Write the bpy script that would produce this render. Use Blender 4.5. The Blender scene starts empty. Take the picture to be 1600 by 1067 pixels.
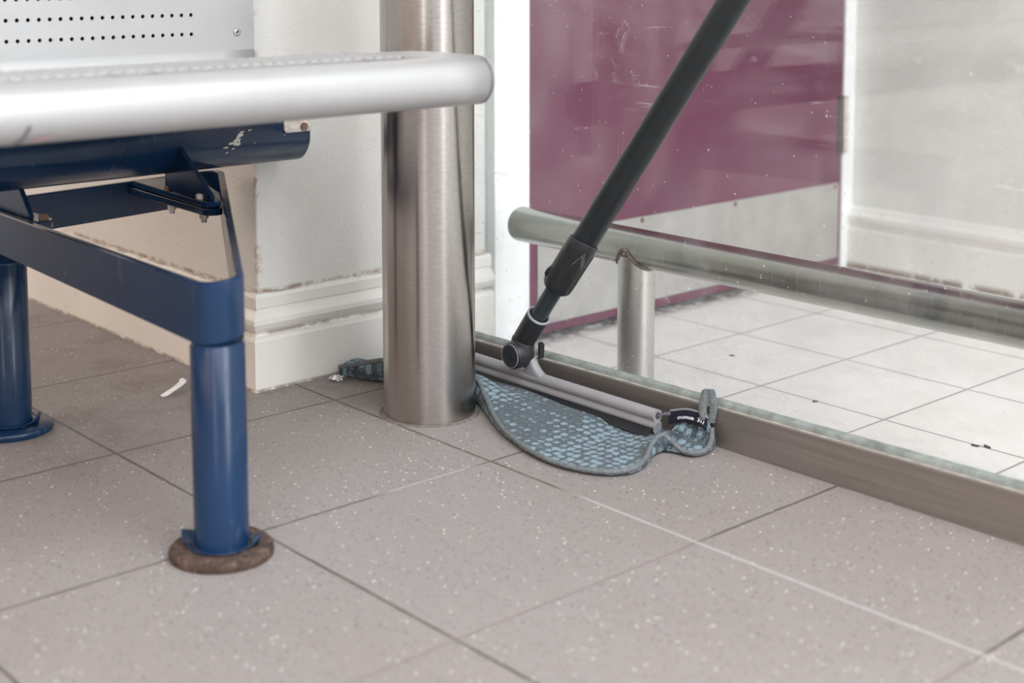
import bpy, bmesh, math, random
from mathutils import Vector, Matrix
random.seed(4)
S = bpy.context.scene
COL = S.collection
PI = math.pi

# ------------------------------------------------------------------ camera
cam_d = bpy.data.cameras.new('camera')
cam = bpy.data.objects.new('camera', cam_d); COL.objects.link(cam)
cam.matrix_world = Matrix(((0.65916, -0.07742, 0.74800, 1.17898),
                           (0.75200, 0.07068, -0.65537, -1.02676),
                           (-0.00213, 0.99449, 0.10481, 0.55713),
                           (0, 0, 0, 1)))
cam_d.sensor_width = 36.0
cam_d.lens = 51.02
cam_d.shift_x = 0.01764
cam_d.shift_y = -0.22589
cam_d.clip_start = 0.05
cam_d.dof.use_dof = True
cam_d.dof.focus_distance = 1.78
cam_d.dof.aperture_fstop = 4.0
S.camera = cam

# ------------------------------------------------------------------ world: overcast station surroundings
W = bpy.data.worlds.new('overcast'); S.world = W; W.use_nodes = True
wn, wl = W.node_tree.nodes, W.node_tree.links
wn.clear()
tc = wn.new('ShaderNodeTexCoord'); sp = wn.new('ShaderNodeSeparateXYZ'); wl.new(tc.outputs['Generated'], sp.inputs[0])
def wmath(op, a, b=None):
    n = wn.new('ShaderNodeMath'); n.operation = op
    for i, v in enumerate((a, b)):
        if v is None: continue
        if isinstance(v, (int, float)): n.inputs[i].default_value = v
        else: wl.new(v, n.inputs[i])
    return n.outputs[0]
az = wmath('ADD', wmath('MULTIPLY', wmath('ARCTAN2', sp.outputs['Y'], sp.outputs['X']), 1 / (2 * PI)), 0.5)
def ramp(nodes, stops, interp='LINEAR'):
    r = nodes.new('ShaderNodeValToRGB'); r.color_ramp.interpolation = interp
    e = r.color_ramp.elements
    while len(e) > 1: e.remove(e[-1])
    e[0].position = stops[0][0]; e[0].color = (*stops[0][1], 1)
    for p, c in stops[1:]:
        k = e.new(p); k.color = (*c, 1)
    return r
def A(deg): return 0.5 + deg / 360
hor = ramp(wn, [(0, (.13, .11, .10)), (A(-160), (.10, .082, .07)), (A(-80), (.11, .088, .074)), (A(-58), (.20, .17, .155)),
                (A(-51), (.28, .25, .235)), (A(-47.5), (1.7, 1.45, 1.32)), (A(-45), (1.5, 1.3, 1.2)), (A(-41), (.27, .25, .24)), (A(-28), (.24, .23, .225)), (A(-6), (.32, .32, .32)),
                (A(-1), (2.3, 2.35, 2.45)), (A(10), (2.5, 2.55, 2.65)), (A(16), (.48, .49, .49)), (A(40), (.36, .375, .36)), (A(90), (.46, .48, .48)), (1.0, (.13, .11, .10))])
mid = ramp(wn, [(0, (.55, .52, .50)), (A(-140), (.98, .70, .49)), (A(-75), (.98, .70, .49)), (A(-55), (.45, .40, .37)), (A(-47), (1.5, 1.3, 1.2)), (A(-40), (.40, .39, .385)), (A(-10), (.42, .42, .425)), (A(-1), (1.9, 1.96, 2.06)), (A(12), (1.8, 1.86, 1.96)), (A(24), (.62, .64, .65)), (1.0, (.55, .53, .52))])
wl.new(az, hor.inputs[0]); wl.new(az, mid.inputs[0])
def wstep(z0, z1, lo, hi):
    mr = wn.new('ShaderNodeMapRange'); mr.interpolation_type = 'SMOOTHSTEP'
    wl.new(sp.outputs['Z'], mr.inputs[0]); mr.inputs[1].default_value = z0; mr.inputs[2].default_value = z1
    mx = wn.new('ShaderNodeMix'); mx.data_type = 'RGBA'; wl.new(mr.outputs[0], mx.inputs[0])
    for i, v in ((6, lo), (7, hi)):
        if hasattr(v, 'links'): wl.new(v, mx.inputs[i])
        else: mx.inputs[i].default_value = v
    return mx
mx0 = wstep(.18, .28, hor.outputs[0], mid.outputs[0])
mx = wstep(.40, .66, mx0.outputs[2], (1.06, 1.12, 1.20, 1))
mg = wn.new('ShaderNodeMapRange'); wl.new(sp.outputs['Z'], mg.inputs[0]); mg.inputs[1].default_value = -0.03; mg.inputs[2].default_value = 0.03
mx2 = wn.new('ShaderNodeMix'); mx2.data_type = 'RGBA'; wl.new(mg.outputs[0], mx2.inputs[0]); mx2.inputs[6].default_value = (.33, .31, .30, 1); wl.new(mx.outputs[2], mx2.inputs[7])
bg = wn.new('ShaderNodeBackground'); bg.inputs[1].default_value = 1.0; wl.new(mx2.outputs[2], bg.inputs[0])
wo = wn.new('ShaderNodeOutputWorld'); wl.new(bg.outputs[0], wo.inputs[0])

# bright open sky side of the platform: one broad, very soft sun
sun_d = bpy.data.lights.new('soft_sun', 'SUN'); sun_d.energy = 0.9; sun_d.angle = math.radians(70); sun_d.color = (.97, .985, 1.0)
sun = bpy.data.objects.new('soft_sun', sun_d); COL.objects.link(sun)
sun.rotation_euler = Vector((-0.62, 0.10, -0.78)).to_track_quat('-Z', 'Y').to_euler()

S.view_settings.view_transform = 'Standard'; S.view_settings.look = 'None'
S.view_settings.gamma = 1; S.view_settings.use_curve_mapping = False
S.view_settings.exposure = 1.6

# ------------------------------------------------------------------ helpers
class MB:
    """collects shapes in world coordinates, then becomes ONE mesh object"""
    def __init__(s): s.v, s.f, s.sm = [], [], []
    def add(s, vs, fs, smooth=False):
        o = len(s.v); s.v += [Vector(p) for p in vs]
        for f in fs: s.f.append([o + i for i in f]); s.sm.append(smooth)
    def box(s, x0, x1, y0, y1, z0, z1):
        vs = [(x, y, z) for z in (z0, z1) for y in (y0, y1) for x in (x0, x1)]
        s.add(vs, [(0, 2, 3, 1), (4, 5, 7, 6), (0, 1, 5, 4), (2, 6, 7, 3), (0, 4, 6, 2), (1, 3, 7, 5)])
    def grid(s, rows, close_u=False, close_v=False, smooth=True, caps=False):
        n, m = len(rows), len(rows[0]); vs = [p for r in rows for p in r]; fs = []
        for i in range(n if close_u else n - 1):
            for j in range(m if close_v else m - 1):
                a, b = i, (i + 1) % n; c, d = j, (j + 1) % m
                fs.append((a * m + c, a * m + d, b * m + d, b * m + c))
        s.add(vs, fs, smooth)
        if caps:
            s.add(rows[0], [tuple(range(m))[::-1]]); s.add(rows[-1], [tuple(range(m))])
    def lathe(s, prof, origin, axis=(0, 0, 1), seg=48, caps=True, smooth=True):
        """prof: (radius, distance along the axis)"""
        ax = Vector(axis).normalized(); o = Vector(origin)
        u = ax.orthogonal().normalized() if abs(ax.z) < .999 else Vector((1, 0, 0)); w = ax.cross(u)
        rows = [[o + ax * h + (u * math.cos(2 * PI * k / seg) + w * math.sin(2 * PI * k / seg)) * r for k in range(seg)] for r, h in prof]
        s.grid(rows, close_v=True, smooth=smooth, caps=caps)
    def tube(s, path, r, seg=12, caps=True, closed=False):
        P = [Vector(p) for p in path]; n = len(P); rows = []; prev = None
        for i in range(n):
            t = ((P[(i + 1) % n] if (closed or i < n - 1) else P[i]) - (P[i - 1] if (closed or i) else P[i])).normalized()
            if prev is None: u = t.orthogonal().normalized()
            else: u = (prev - t * prev.dot(t)).normalized()
            prev = u; w = t.cross(u); rr = r[i] if isinstance(r, (list, tuple)) else r
            rows.append([P[i] + (u * math.cos(2 * PI * k / seg) + w * math.sin(2 * PI * k / seg)) * rr for k in range(seg)])
        s.grid(rows, close_u=closed, close_v=True, caps=caps and not closed)
    def prism(s, poly, d):
        """poly: world points of a planar outline, d: extrusion vector"""
        d = Vector(d); n = len(poly); P = [Vector(p) for p in poly]
        vs = P + [p + d for p in P]
        s.add(vs, [tuple(range(n))[::-1], tuple(range(n, 2 * n))] + [(i, (i + 1) % n, n + (i + 1) % n, n + i) for i in range(n)])
    def build(s, name, m, parent=None, bevel=0, seg=2, subsurf=0, solid=0, off=0, weld=False):
        o0 = Vector(parent.matrix_world.translation) if parent is not None else Vector()
        if parent is not None:
            q = parent; o0 = Vector()
            while q is not None: o0 = o0 + q.location; q = q.parent
        me = bpy.data.meshes.new(name); me.from_pydata([tuple(p - o0) for p in s.v], [], s.f)
        me.polygons.foreach_set('use_smooth', s.sm)
        bm = bmesh.new(); bm.from_mesh(me)
        if weld: bmesh.ops.remove_doubles(bm, verts=bm.verts, dist=1e-5)
        bmesh.ops.recalc_face_normals(bm, faces=bm.faces); bm.to_mesh(me); bm.free()
        me.materials.append(m)
        o = bpy.data.objects.new(name, me); COL.objects.link(o)
        if parent is not None: o.parent = parent
        if solid: k = o.modifiers.new('thickness', 'SOLIDIFY'); k.thickness = solid; k.offset = off
        if bevel: k = o.modifiers.new('edge', 'BEVEL'); k.width = bevel; k.segments = seg; k.limit_method = 'ANGLE'; k.angle_limit = math.radians(40); k.harden_normals = False
        if subsurf: k = o.modifiers.new('smooth', 'SUBSURF'); k.levels = subsurf; k.render_levels = subsurf
        return o
def tag(o, label=None, cat=None, group=None, kind=None):
    for k, v in (('label', label), ('category', cat), ('group', group), ('kind', kind)):
        if v: o[k] = v
    return o
def empty(name, loc):
    o = bpy.data.objects.new(name, None); o.empty_display_size = .05; COL.objects.link(o); o.location = loc; return o
def crom(P, n):
    P = [Vector(p) for p in P]; out = []
    for i in range(len(P) - 1):
        a, b, c, d = P[max(i - 1, 0)], P[i], P[i + 1], P[min(i + 2, len(P) - 1)]
        for k in range(n):
            t = k / n
            out.append(.5 * ((2 * b) + (c - a) * t + (2 * a - 5 * b + 4 * c - d) * t * t + (3 * b - a - 3 * c + d) * t ** 3))
    out.append(P[-1].copy()); return out

# ------------------------------------------------------------------ materials
class Mat:
    def __init__(s, name):
        s.m = bpy.data.materials.new(name); s.m.use_nodes = True
        s.n, s.l = s.m.node_tree.nodes, s.m.node_tree.links
        s.p = s.n['Principled BSDF']; s.co = s.n.new('ShaderNodeTexCoord').outputs['Object']
    def put(s, k, v):
        i = s.p.inputs[k]
        if hasattr(v, 'links'): s.l.new(v, i)
        elif isinstance(v, (tuple, list)): i.default_value = (*v, 1) if len(v) == 3 else v
        else: i.default_value = v
        return s
    def _in(s, sock, v):
        if hasattr(v, 'links'): s.l.new(v, sock)
        elif isinstance(v, (tuple, list)) and len(v) == 3 and sock.type == 'RGBA': sock.default_value = (*v, 1)
        else: sock.default_value = v
    def math(s, op, a, b=0.0, c=None):
        n = s.n.new('ShaderNodeMath'); n.operation = op; s._in(n.inputs[0], a); s._in(n.inputs[1], b)
        if c is not None: s._in(n.inputs[2], c)
        return n.outputs[0]
    def mix(s, f, a, b):
        n = s.n.new('ShaderNodeMix'); n.data_type = 'RGBA'; s._in(n.inputs[0], f); s._in(n.inputs[6], a); s._in(n.inputs[7], b); return n.outputs[2]
    def scl(s, v, co=None):
        n = s.n.new('ShaderNodeMapping'); n.inputs['Scale'].default_value = v; s.l.new(co or s.co, n.inputs[0]); return n.outputs[0]
    def noise(s, scale, detail=3, rough=.55, co=None, dist=0):
        n = s.n.new('ShaderNodeTexNoise'); n.inputs['Scale'].default_value = scale; n.inputs['Detail'].default_value = detail; n.inputs['Roughness'].default_value = rough
        n.inputs['Distortion'].default_value = dist
        s.l.new(co or s.co, n.inputs['Vector']); return n.outputs['Fac']
    def vor(s, scale, co=None, feature='F1', rnd=1.0):
        n = s.n.new('ShaderNodeTexVoronoi'); n.inputs['Scale'].default_value = scale; n.feature = feature; n.inputs['Randomness'].default_value = rnd
        s.l.new(co or s.co, n.inputs['Vector']); return n.outputs['Distance'], n.outputs['Color']
    def rng(s, v, a, b, c=0.0, d=1.0, smooth=False):
        n = s.n.new('ShaderNodeMapRange'); s.l.new(v, n.inputs[0]); n.clamp = True
        if smooth: n.interpolation_type = 'SMOOTHSTEP'
        for i, x in enumerate((a, b, c, d)): n.inputs[i + 1].default_value = x
        return n.outputs[0]
    def sep(s, v):
        n = s.n.new('ShaderNodeSeparateXYZ'); s.l.new(v, n.inputs[0]); return n.outputs
    def bump(s, h, strength=.3, dist=.001):
        n = s.n.new('ShaderNodeBump'); n.inputs['Strength'].default_value = strength; n.inputs['Distance'].default_value = dist
        s.l.new(h, n.inputs['Height']); s.l.new(n.outputs[0], s.p.inputs['Normal']); return s
    def specks(s, scale, share, r0, r1, co=None):
        """mask of little chips: share of the cells carry one of radius r (in cell units)"""
        d, c = s.vor(scale, co); ch = s.sep(c)[0]
        return s.math('MULTIPLY', s.rng(d, r0, r1, 1, 0), s.math('GREATER_THAN', ch, 1 - share))

def simple(name, col, rough=.5, metal=0.0, var=.12, scale=40, bump=0, spec=.5):
    k = Mat(name); n = k.noise(scale, 4)
    k.put('Base Color', k.mix(k.rng(n, .3, .7), tuple(c * (1 - var) for c in col), tuple(min(1, c * (1 + var)) for c in col)))
    k.put('Roughness', rough).put('Metallic', metal).put('Specular IOR Level', spec)
    if bump: k.bump(k.noise(scale * 8, 3), bump, .0008)
    return k

def mat_floor():
    k = Mat('terrazzo_floor'); x, y, z = k.sep(k.co)
    big = k.noise(2.2, 4); fine = k.noise(420, 2, .7); mid = k.noise(60, 4, .6)
    base = k.mix(k.rng(big, .3, .7), (.225, .198, .188), (.275, .247, .237))
    base = k.mix(k.rng(mid, .35, .75, 0, .35), base, (.20, .175, .165))
    base = k.mix(k.rng(fine, .35, .72, 0, .50), base, (.34, .31, .30))
    base = k.mix(k.math('MULTIPLY', k.specks(300, .28, .22, .38), .8), base, (.10, .088, .083))
    base = k.mix(k.math('MULTIPLY', k.specks(150, .16, .15, .23), .75), base, (.065, .058, .055))
    base = k.mix(k.specks(120, .24, .11, .16), base, (.78, .72, .66))
    base = k.mix(k.specks(210, .07, .14, .24), base, (.74, .68, .62))
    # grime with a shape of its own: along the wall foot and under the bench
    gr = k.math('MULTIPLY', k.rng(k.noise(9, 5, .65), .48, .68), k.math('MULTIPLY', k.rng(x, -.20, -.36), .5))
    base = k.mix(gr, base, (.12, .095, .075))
    # grout
    def line(c, w):
        q = k.math('ABSOLUTE', k.math('SUBTRACT', k.math('FRACT', k.math('ADD', k.math('MULTIPLY', c, 1 / .3), .5)), .5))
        return k.math('MULTIPLY', q, .3), w
    wob = k.math('MULTIPLY', k.math('SUBTRACT', k.noise(18, 3), .5), .0022)
    qx, _ = line(k.math('ADD', x, wob), 0); qy, _ = line(k.math('ADD', y, wob), 0)
    gx = k.rng(qx, .0011, .0021, 1, 0); gy = k.rng(qy, .0012, .0023, 1, 0)
    pat = k.noise(3.1, 3, .6)
    dark = k.mix(k.rng(k.noise(25, 3), .35, .65), (.075, .062, .053), (.15, .13, .115))
    lite = (.40, .39, .37)
    # the joint next to the glass is filled with pale new grout, the rest is dark and patchy
    newg = k.math('MULTIPLY', k.rng(x, .10, .16), k.math('LESS_THAN', k.math('ABSOLUTE', y), .05))
    gcy = k.mix(newg, dark, lite)
    pale = k.math('MULTIPLY', k.math('LESS_THAN', k.math('ABSOLUTE', x), .05), k.math('MULTIPLY', k.rng(y, -.17, -.13), k.rng(y, -.01, -.04)))
    faint = k.math('MULTIPLY', k.rng(x, .15, .2), k.rng(y, .03, -.03))
    gcx = k.mix(pale, dark, (.36, .345, .33)); gcx = k.mix(faint, gcx, (.232, .203, .193))
    base = k.mix(gx, base, gcx); base = k.mix(gy, base, gcy)
    k.put('Base Color', base).put('Roughness', k.rng(fine, .2, .8, .5, .72)).put('Specular IOR Level', .35)
    h = k.math('SUBTRACT', k.math('MULTIPLY', fine, .35), k.math('MAXIMUM', gx, gy))
    k.bump(h, .5, .0012); return k.m

def mat_white_tile():
    k = Mat('white_tile'); x, y, z = k.sep(k.co)
    def line(c, off):
        q = k.math('ABSOLUTE', k.math('SUBTRACT', k.math('FRACT', k.math('ADD', k.math('MULTIPLY', k.math('SUBTRACT', c, off), 1 / .202), .5)), .5))
        return k.rng(k.math('MULTIPLY', q, .202), .0014, .0024, 1, 0)
    g = k.math('MAXIMUM', line(x, -.0745), line(y, .571))
    base = k.mix(k.rng(k.noise(14, 5, .65), .35, .7), (.70, .675, .65), (.79, .765, .74))
    base = k.mix(k.math('MULTIPLY', k.rng(k.noise(9, 4, .7, dist=.5), .62, .72), .35), base, (.62, .50, .42))
    base = k.mix(k.math('MULTIPLY', k.specks(60, .10, .06, .12), .8), base, (.22, .19, .17))
    edge = k.math('MULTIPLY', k.rng(x, -.425, -.462), k.rng(k.noise(60, 3), .3, .6))
    base = k.mix(edge, base, (.04, .035, .035))
    base = k.mix(g, base, (.33, .31, .295))
    k.put('Base Color', base).put('Roughness', .38).put('Specular IOR Level', .4)
    k.bump(k.math('MULTIPLY', g, -1.0), .4, .001); return k.m

def mat_plaster(name, c0, c1, foot_z):
    k = Mat(name); x, y, z = k.sep(k.co)
    base = k.mix(k.rng(k.noise(7, 5, .6), .3, .7), c0, c1)
    base = k.mix(k.math('MULTIPLY', k.specks(75, .07, .05, .10), .75), base, (.16, .13, .11))
    base = k.mix(k.math('MULTIPLY', k.rng(k.noise(34, 6, .75), .64, .72), .45), base, (.42, .36, .31))
    foot = k.math('MULTIPLY', k.rng(k.math('ABSOLUTE', k.math('SUBTRACT', z, foot_z)), .0065, .001), k.rng(k.noise(45, 4, .7), .42, .60))
    base = k.mix(foot, base, (.25, .16, .11))
    chip = k.math('MULTIPLY', k.rng(k.math('ADD', k.math('ABSOLUTE', k.math('ADD', x, .405)), k.math('ABSOLUTE', k.math('ADD', y, .045))), .009, .003), k.rng(k.noise(30, 4, .7), .54, .62))
    base = k.mix(chip, base, (.52, .40, .32))
    k.put('Base Color', base).put('Roughness', .6).put('Specular IOR Level', .35)
    k.bump(k.math('ADD', k.noise(230, 4, .6), k.math('MULTIPLY', k.noise(40, 3), .8)), .55, .0022); return k.m

def mat_gloss_paint(name, c0, c1, z_dirt=None):
    k = Mat(name); x, y, z = k.sep(k.co)
    base = k.mix(k.rng(k.noise(8, 5, .6), .3, .7), c0, c1)
    base = k.mix(k.math('MULTIPLY', k.specks(55, .10, .05, .10), .8), base, (.22, .17, .14))
    base = k.mix(k.math('MULTIPLY', k.rng(k.noise(30, 6, .8), .63, .72), .5), base, (.50, .41, .33))
    if z_dirt is not None:
        for (zc, w, lo, st) in z_dirt:
            f = k.math('MULTIPLY', k.rng(k.math('ABSOLUTE', k.math('SUBTRACT', z, zc)), w, w * .25), k.rng(k.noise(26, 5, .75), lo, lo + .14))
            base = k.mix(k.math('MULTIPLY', f, st), base, (.16, .11, .075))
    k.put('Base Color', base).put('Roughness', .38)
    k.bump(k.noise(70, 4), .18, .001); return k.m

def mat_steel(name, c, rough, axis_scale, metal=1.0, streak=.12, scratch=.3, aniso=False):
    k = Mat(name)
    ln = k.noise(1, 3, .7, k.scl(axis_scale)); ln2 = k.noise(6, 4, .65)
    b = k.mix(k.rng(ln, .3, .7), tuple(q * (1 - streak) for q in c), tuple(min(1, q * (1 + streak)) for q in c))
    b = k.mix(k.math('MULTIPLY', k.rng(ln2, .5, .8), .35), b, tuple(q * .72 for q in c))
    v = .04 if aniso else .22
    k.put('Base Color', b).put('Metallic', metal).put('Roughness', k.rng(ln, .2, .8, rough * (1 - v), rough * (1 + v)))
    if aniso:
        tg = k.n.new('ShaderNodeTangent'); tg.direction_type = 'RADIAL'; tg.axis = 'Z'
        k.put('Anisotropic', .75).put('Anisotropic Rotation', .25).put('Tangent', tg.outputs[0])
    if scratch: k.bump(ln, scratch, .0004)
    return k.m

def mat_blue(name='blue_gloss_paint', c=(.0065, .026, .070), scuff=.6):
    k = Mat(name)
    b = k.mix(k.rng(k.noise(9, 4), .3, .7), tuple(q * .8 for q in c), tuple(q * 1.2 for q in c))
    sc = k.math('MULTIPLY', k.rng(k.noise(1, 5, .7, k.scl((60, 60, 14)), dist=.6), .60, .72), .28 * scuff)
    b = k.mix(sc, b, (.22, .30, .42))
    b = k.mix(k.math('MULTIPLY', k.specks(90, .05, .05, .10), scuff), b, (.55, .56, .56))
    k.put('Base Color', b).put('Roughness', k.rng(k.noise(30, 4), .3, .7, .14, .28)).put('Specular IOR Level', .38)
    k.bump(k.noise(120, 3), .06, .0006); return k.m

def mat_purple():
    k = Mat('purple_door_paint')
    b = k.mix(k.rng(k.noise(3, 4), .3, .7), (.125, .033, .068), (.150, .042, .082))
    k.put('Base Color', b).put('Roughness', .35); k.bump(k.noise(90, 3), .05, .0006); return k.m

def mat_glass():
    k = Mat('dusty_glass'); n, l = k.n, k.l
    n.remove(k.p); out = n['Material Output']
    tr = n.new('ShaderNodeBsdfTransparent'); tr.inputs[0].default_value = (.966, .973, .968, 1)
    gl = n.new('ShaderNodeBsdfGlossy'); gl.inputs['Roughness'].default_value = .0; gl.inputs[0].default_value = (1, 1, 1, 1)
    gm = n.new('ShaderNodeNewGeometry'); dt = n.new('ShaderNodeVectorMath'); dt.operation = 'DOT_PRODUCT'; l.new(gm.outputs['Incoming'], dt.inputs[0]); l.new(gm.outputs['Normal'], dt.inputs[1])
    fres = k.math('ADD', k.math('MULTIPLY', k.math('POWER', k.math('SUBTRACT', 1.0, k.math('ABSOLUTE', dt.outputs['Value'])), 5.0), .96), .04)
    m1 = n.new('ShaderNodeMixShader'); l.new(fres, m1.inputs[0]); l.new(tr.outputs[0], m1.inputs[1]); l.new(gl.outputs[0], m1.inputs[2])
    df = n.new('ShaderNodeBsdfDiffuse'); df.inputs[0].default_value = (.85, .86, .90, 1)
    x, y, z = k.sep(k.co)
    sm = k.math('MULTIPLY', k.rng(k.noise(5, 5, .7, dist=1.0), .42, .75), .10)                       # smears
    spd = k.math('MULTIPLY', k.math('MAXIMUM', k.specks(48, .22, .03, .08), k.specks(120, .14, .06, .14)), .7)
    scr = k.math('MULTIPLY', k.math('MULTIPLY', k.rng(k.noise(1, 2, .5, k.scl((11, 1, 260)), dist=.35), .66, .70), k.rng(k.noise(6, 3), .5, .66)), .30)   # fine scratches
    run = k.math('MULTIPLY', k.math('MULTIPLY', k.rng(k.noise(1, 2, .5, k.scl((170, 1, 4))), .68, .74), k.rng(k.noise(4, 3), .50, .66)), .22)          # dried runs
    drip = k.math('MULTIPLY', k.rng(k.math('ABSOLUTE', k.math('SUBTRACT', x, .134)), .0022, .0012), k.rng(k.noise(30, 3), .3, .8, .02, .16))
    blot = k.math('MULTIPLY', k.rng(k.noise(38, 5, .8, dist=.8), .57, .72), k.math('MULTIPLY', k.rng(k.noise(5, 2), .48, .62), .42))
    f = k.math('MAXIMUM', k.math('MAXIMUM', k.math('MAXIMUM', sm, spd), k.math('MAXIMUM', scr, run)), k.math('MAXIMUM', drip, blot))
    m2 = n.new('ShaderNodeMixShader'); l.new(f, m2.inputs[0]); l.new(m1.outputs[0], m2.inputs[1]); l.new(df.outputs[0], m2.inputs[2])
    l.new(m2.outputs[0], out.inputs[0]); return k.m

def mat_cloth():
    k = Mat('blue_microfibre')
    co = k.scl((1, 1, .6))
    d, c = k.vor(84, co, rnd=.30); fl = k.noise(1100, 2, .8); fl2 = k.noise(420, 3, .8)
    d = k.math('ADD', d, k.math('MULTIPLY', k.math('SUBTRACT', fl2, .5), .9)); puff = k.rng(d, .34, .58, 1, 0, True)
    b = k.mix(puff, (.028, .058, .076), (.215, .325, .385))
    b = k.mix(k.math('MULTIPLY', k.rng(fl2, .45, .54), k.rng(puff, .80, .05)), b, (.006, .012, .018))
    b = k.mix(k.math('MULTIPLY', k.rng(fl, .54, .68), .55), b, (.38, .50, .56))
    b = k.mix(k.math('MULTIPLY', k.rng(fl, .46, .34), .55), b, (.03, .06, .08))
    k.put('Base Color', b).put('Roughness', .95).put('Specular IOR Level', .1).put('Sheen Weight', .25)
    k.bump(k.math('ADD', k.math('MULTIPLY', puff, 1.0), k.math('MULTIPLY', fl2, .9)), .9, .003); return k.m

def mat_rust():
    k = Mat('rust'); n = k.noise(70, 6, .75)
    b = k.mix(k.rng(n, .35, .65), (.020, .013, .010), (.095, .054, .038)); b = k.mix(k.rng(k.noise(160, 3), .58, .7, 0, .7), b, (.20, .13, .10))
    k.put('Base Color', b).put('Roughness', .85); k.bump(n, .8, .002); return k.m

FLOOR = mat_floor(); WTILE = mat_white_tile()
PLAST = mat_plaster('cream_plaster', (.64, .63, .60), (.71, .705, .675), .1265)
PLASTR = mat_plaster('far_plaster', (.70, .725, .70), (.76, .785, .76), -1.0)
SKIRT = mat_gloss_paint('skirting_paint', (.72, .70, .665), (.80, .785, .75), [(.0745, .004, .42, .6), (.001, .0045, .40, .75), (.127, .003, .42, .6)])
SKIRTR = mat_gloss_paint('far_skirting_paint', (.72, .73, .70), (.80, .80, .775), [(-.042, .012, .36, .9)])
WHITE = mat_gloss_paint('white_gloss', (.86, .875, .89), (.90, .91, .92))
PURPLE = mat_purple(); GLASS = mat_glass(); CLOTH = mat_cloth(); RUST = mat_rust()
BLUE = mat_blue()
STEEL = mat_steel('brushed_steel', (.435, .41, .39), .25, (90, 90, 620), streak=.10, scratch=.0, aniso=True)
RAILM = mat_steel('rail_steel', (.37, .378, .345), .24, (700, 12, 12), streak=.05)
KERBM = mat_steel('kerb_steel', (.31, .28, .262), .42, (4, 30, 160), metal=.75, streak=.12)
KICK = simple('kick_plate_steel', (.44, .43, .415), .45, .35, .10, 14)
SEATM = mat_steel('satin_seat_metal', (.43, .43, .43), .42, (30, 6, 30), metal=.3, streak=.03, scratch=.03)
SEAL = simple('grey_green_sealant', (.225, .25, .235), .45, 0, .3, 60)
DKHOLE = simple('hole_shade_and_hinge', (.05, .05, .05), .9)  # near-black painted in as shade within holes; also the hinge leaf colour
PLDK = simple('charcoal_plastic', (.026, .027, .030), .34, 0, .1, 60, .05, .4)
PLPOLE = simple('dark_pole_coating', (.020, .024, .027), .36, 0, .08, 30, .03, .35)
PLBLUE = simple('dark_slate_tube', (.032, .042, .050), .3, 0, .08, 30)
PLGREY = simple('pale_grey_plastic', (.29, .285, .295), .42, 0, .06, 40)
RUBBER = simple('black_rubber', (.012, .013, .016), .45, 0, .1, 60)
BIND = simple('grey_binding_tape', (.150, .165, .170), .9, 0, .3, 300, .5, .1)
NAVY = simple('navy_label_tape', (.012, .014, .024), .8, 0, .3, 200, .3, .2)
LETTER = simple('white_thread', (.75, .75, .78), .8)
BOLTM = simple('zinc_bolt', (.45, .43, .38), .4, .7, .25, 200)
RUSTBOLT = simple('rusty_bolt', (.22, .13, .085), .8, .2, .5, 300)
WPLAS = simple('white_plastic_strip', (.85, .84, .83), .5)
FOIL = Mat('crumpled_foil').put('Base Color', (.75, .76, .78)).put('Metallic', 1.0).put('Roughness', .22); FOIL.bump(FOIL.noise(260, 3), .8, .003)
PLDK, PLPOLE, PLBLUE, PLGREY, RUBBER, BIND, NAVY, LETTER, BOLTM, RUSTBOLT, WPLAS, FOIL, KICK, SEAL, DKHOLE = [q.m for q in (PLDK, PLPOLE, PLBLUE, PLGREY, RUBBER, BIND, NAVY, LETTER, BOLTM, RUSTBOLT, WPLAS, FOIL, KICK, SEAL, DKHOLE)]
CREAM = simple('cream_old_paint', (.62, .57, .50), .5, 0, .2, 120).m
GREYGR = simple('grey_green_wall', (.50, .54, .52), .6, 0, .08, 20, .2).m
PINK = simple('pink_ink', (.66, .36, .39), .5).m
GREYINK = simple('grey_ink', (.16, .16, .17), .5).m
BARE = simple('bare_scraped_metal', (.62, .60, .55), .5, .2, .3, 300).m
TABM = simple('rust_stained_tab', (.60, .55, .50), .55, .2, .35, 90).m
DIRT = simple('dark_dirt', (.03, .026, .024), .9).m

# ------------------------------------------------------------------ the setting
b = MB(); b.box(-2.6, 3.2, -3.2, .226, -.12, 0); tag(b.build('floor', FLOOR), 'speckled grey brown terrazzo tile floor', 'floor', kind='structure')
b = MB(); b.box(-.62, 3.2, .262, 1.45, -.12, -.045); tag(b.build('floor_tiled', WTILE), 'pale white square tile floor behind the glass', 'floor', kind='structure')
b = MB(); b.box(-2.6, -.405, -.045, .344, -.1, 2.5); w = b.build('wall_left', PLAST, bevel=.003, seg=3); tag(w, 'off white painted plaster pier beside the pillar', 'wall', kind='structure')
b = MB(); b.box(-.62, -.468, .344, .47, -.1, 2.5); tag(b.build('wall_back', GREYGR), 'narrow grey green strip of wall beside the door frame', 'wall', kind='structure')
b = MB(); b.box(-.62, 3.2, 1.34, 1.45, -.12, 2.5); tag(b.build('wall_right', PLASTR), 'pale green white wall behind the glass', 'wall', kind='structure')

b = MB(); b.box(-2.6, .75, -3.2, 1.45, 2.3, 2.42); tag(b.build('unseen_roof', simple('unseen_roof_underside', (.55, .54, .52), .6).m), 'unseen flat pale roof added to shade the shelter', 'roof', kind='structure')  # unseen roof, added to cut the light under the bench

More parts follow.
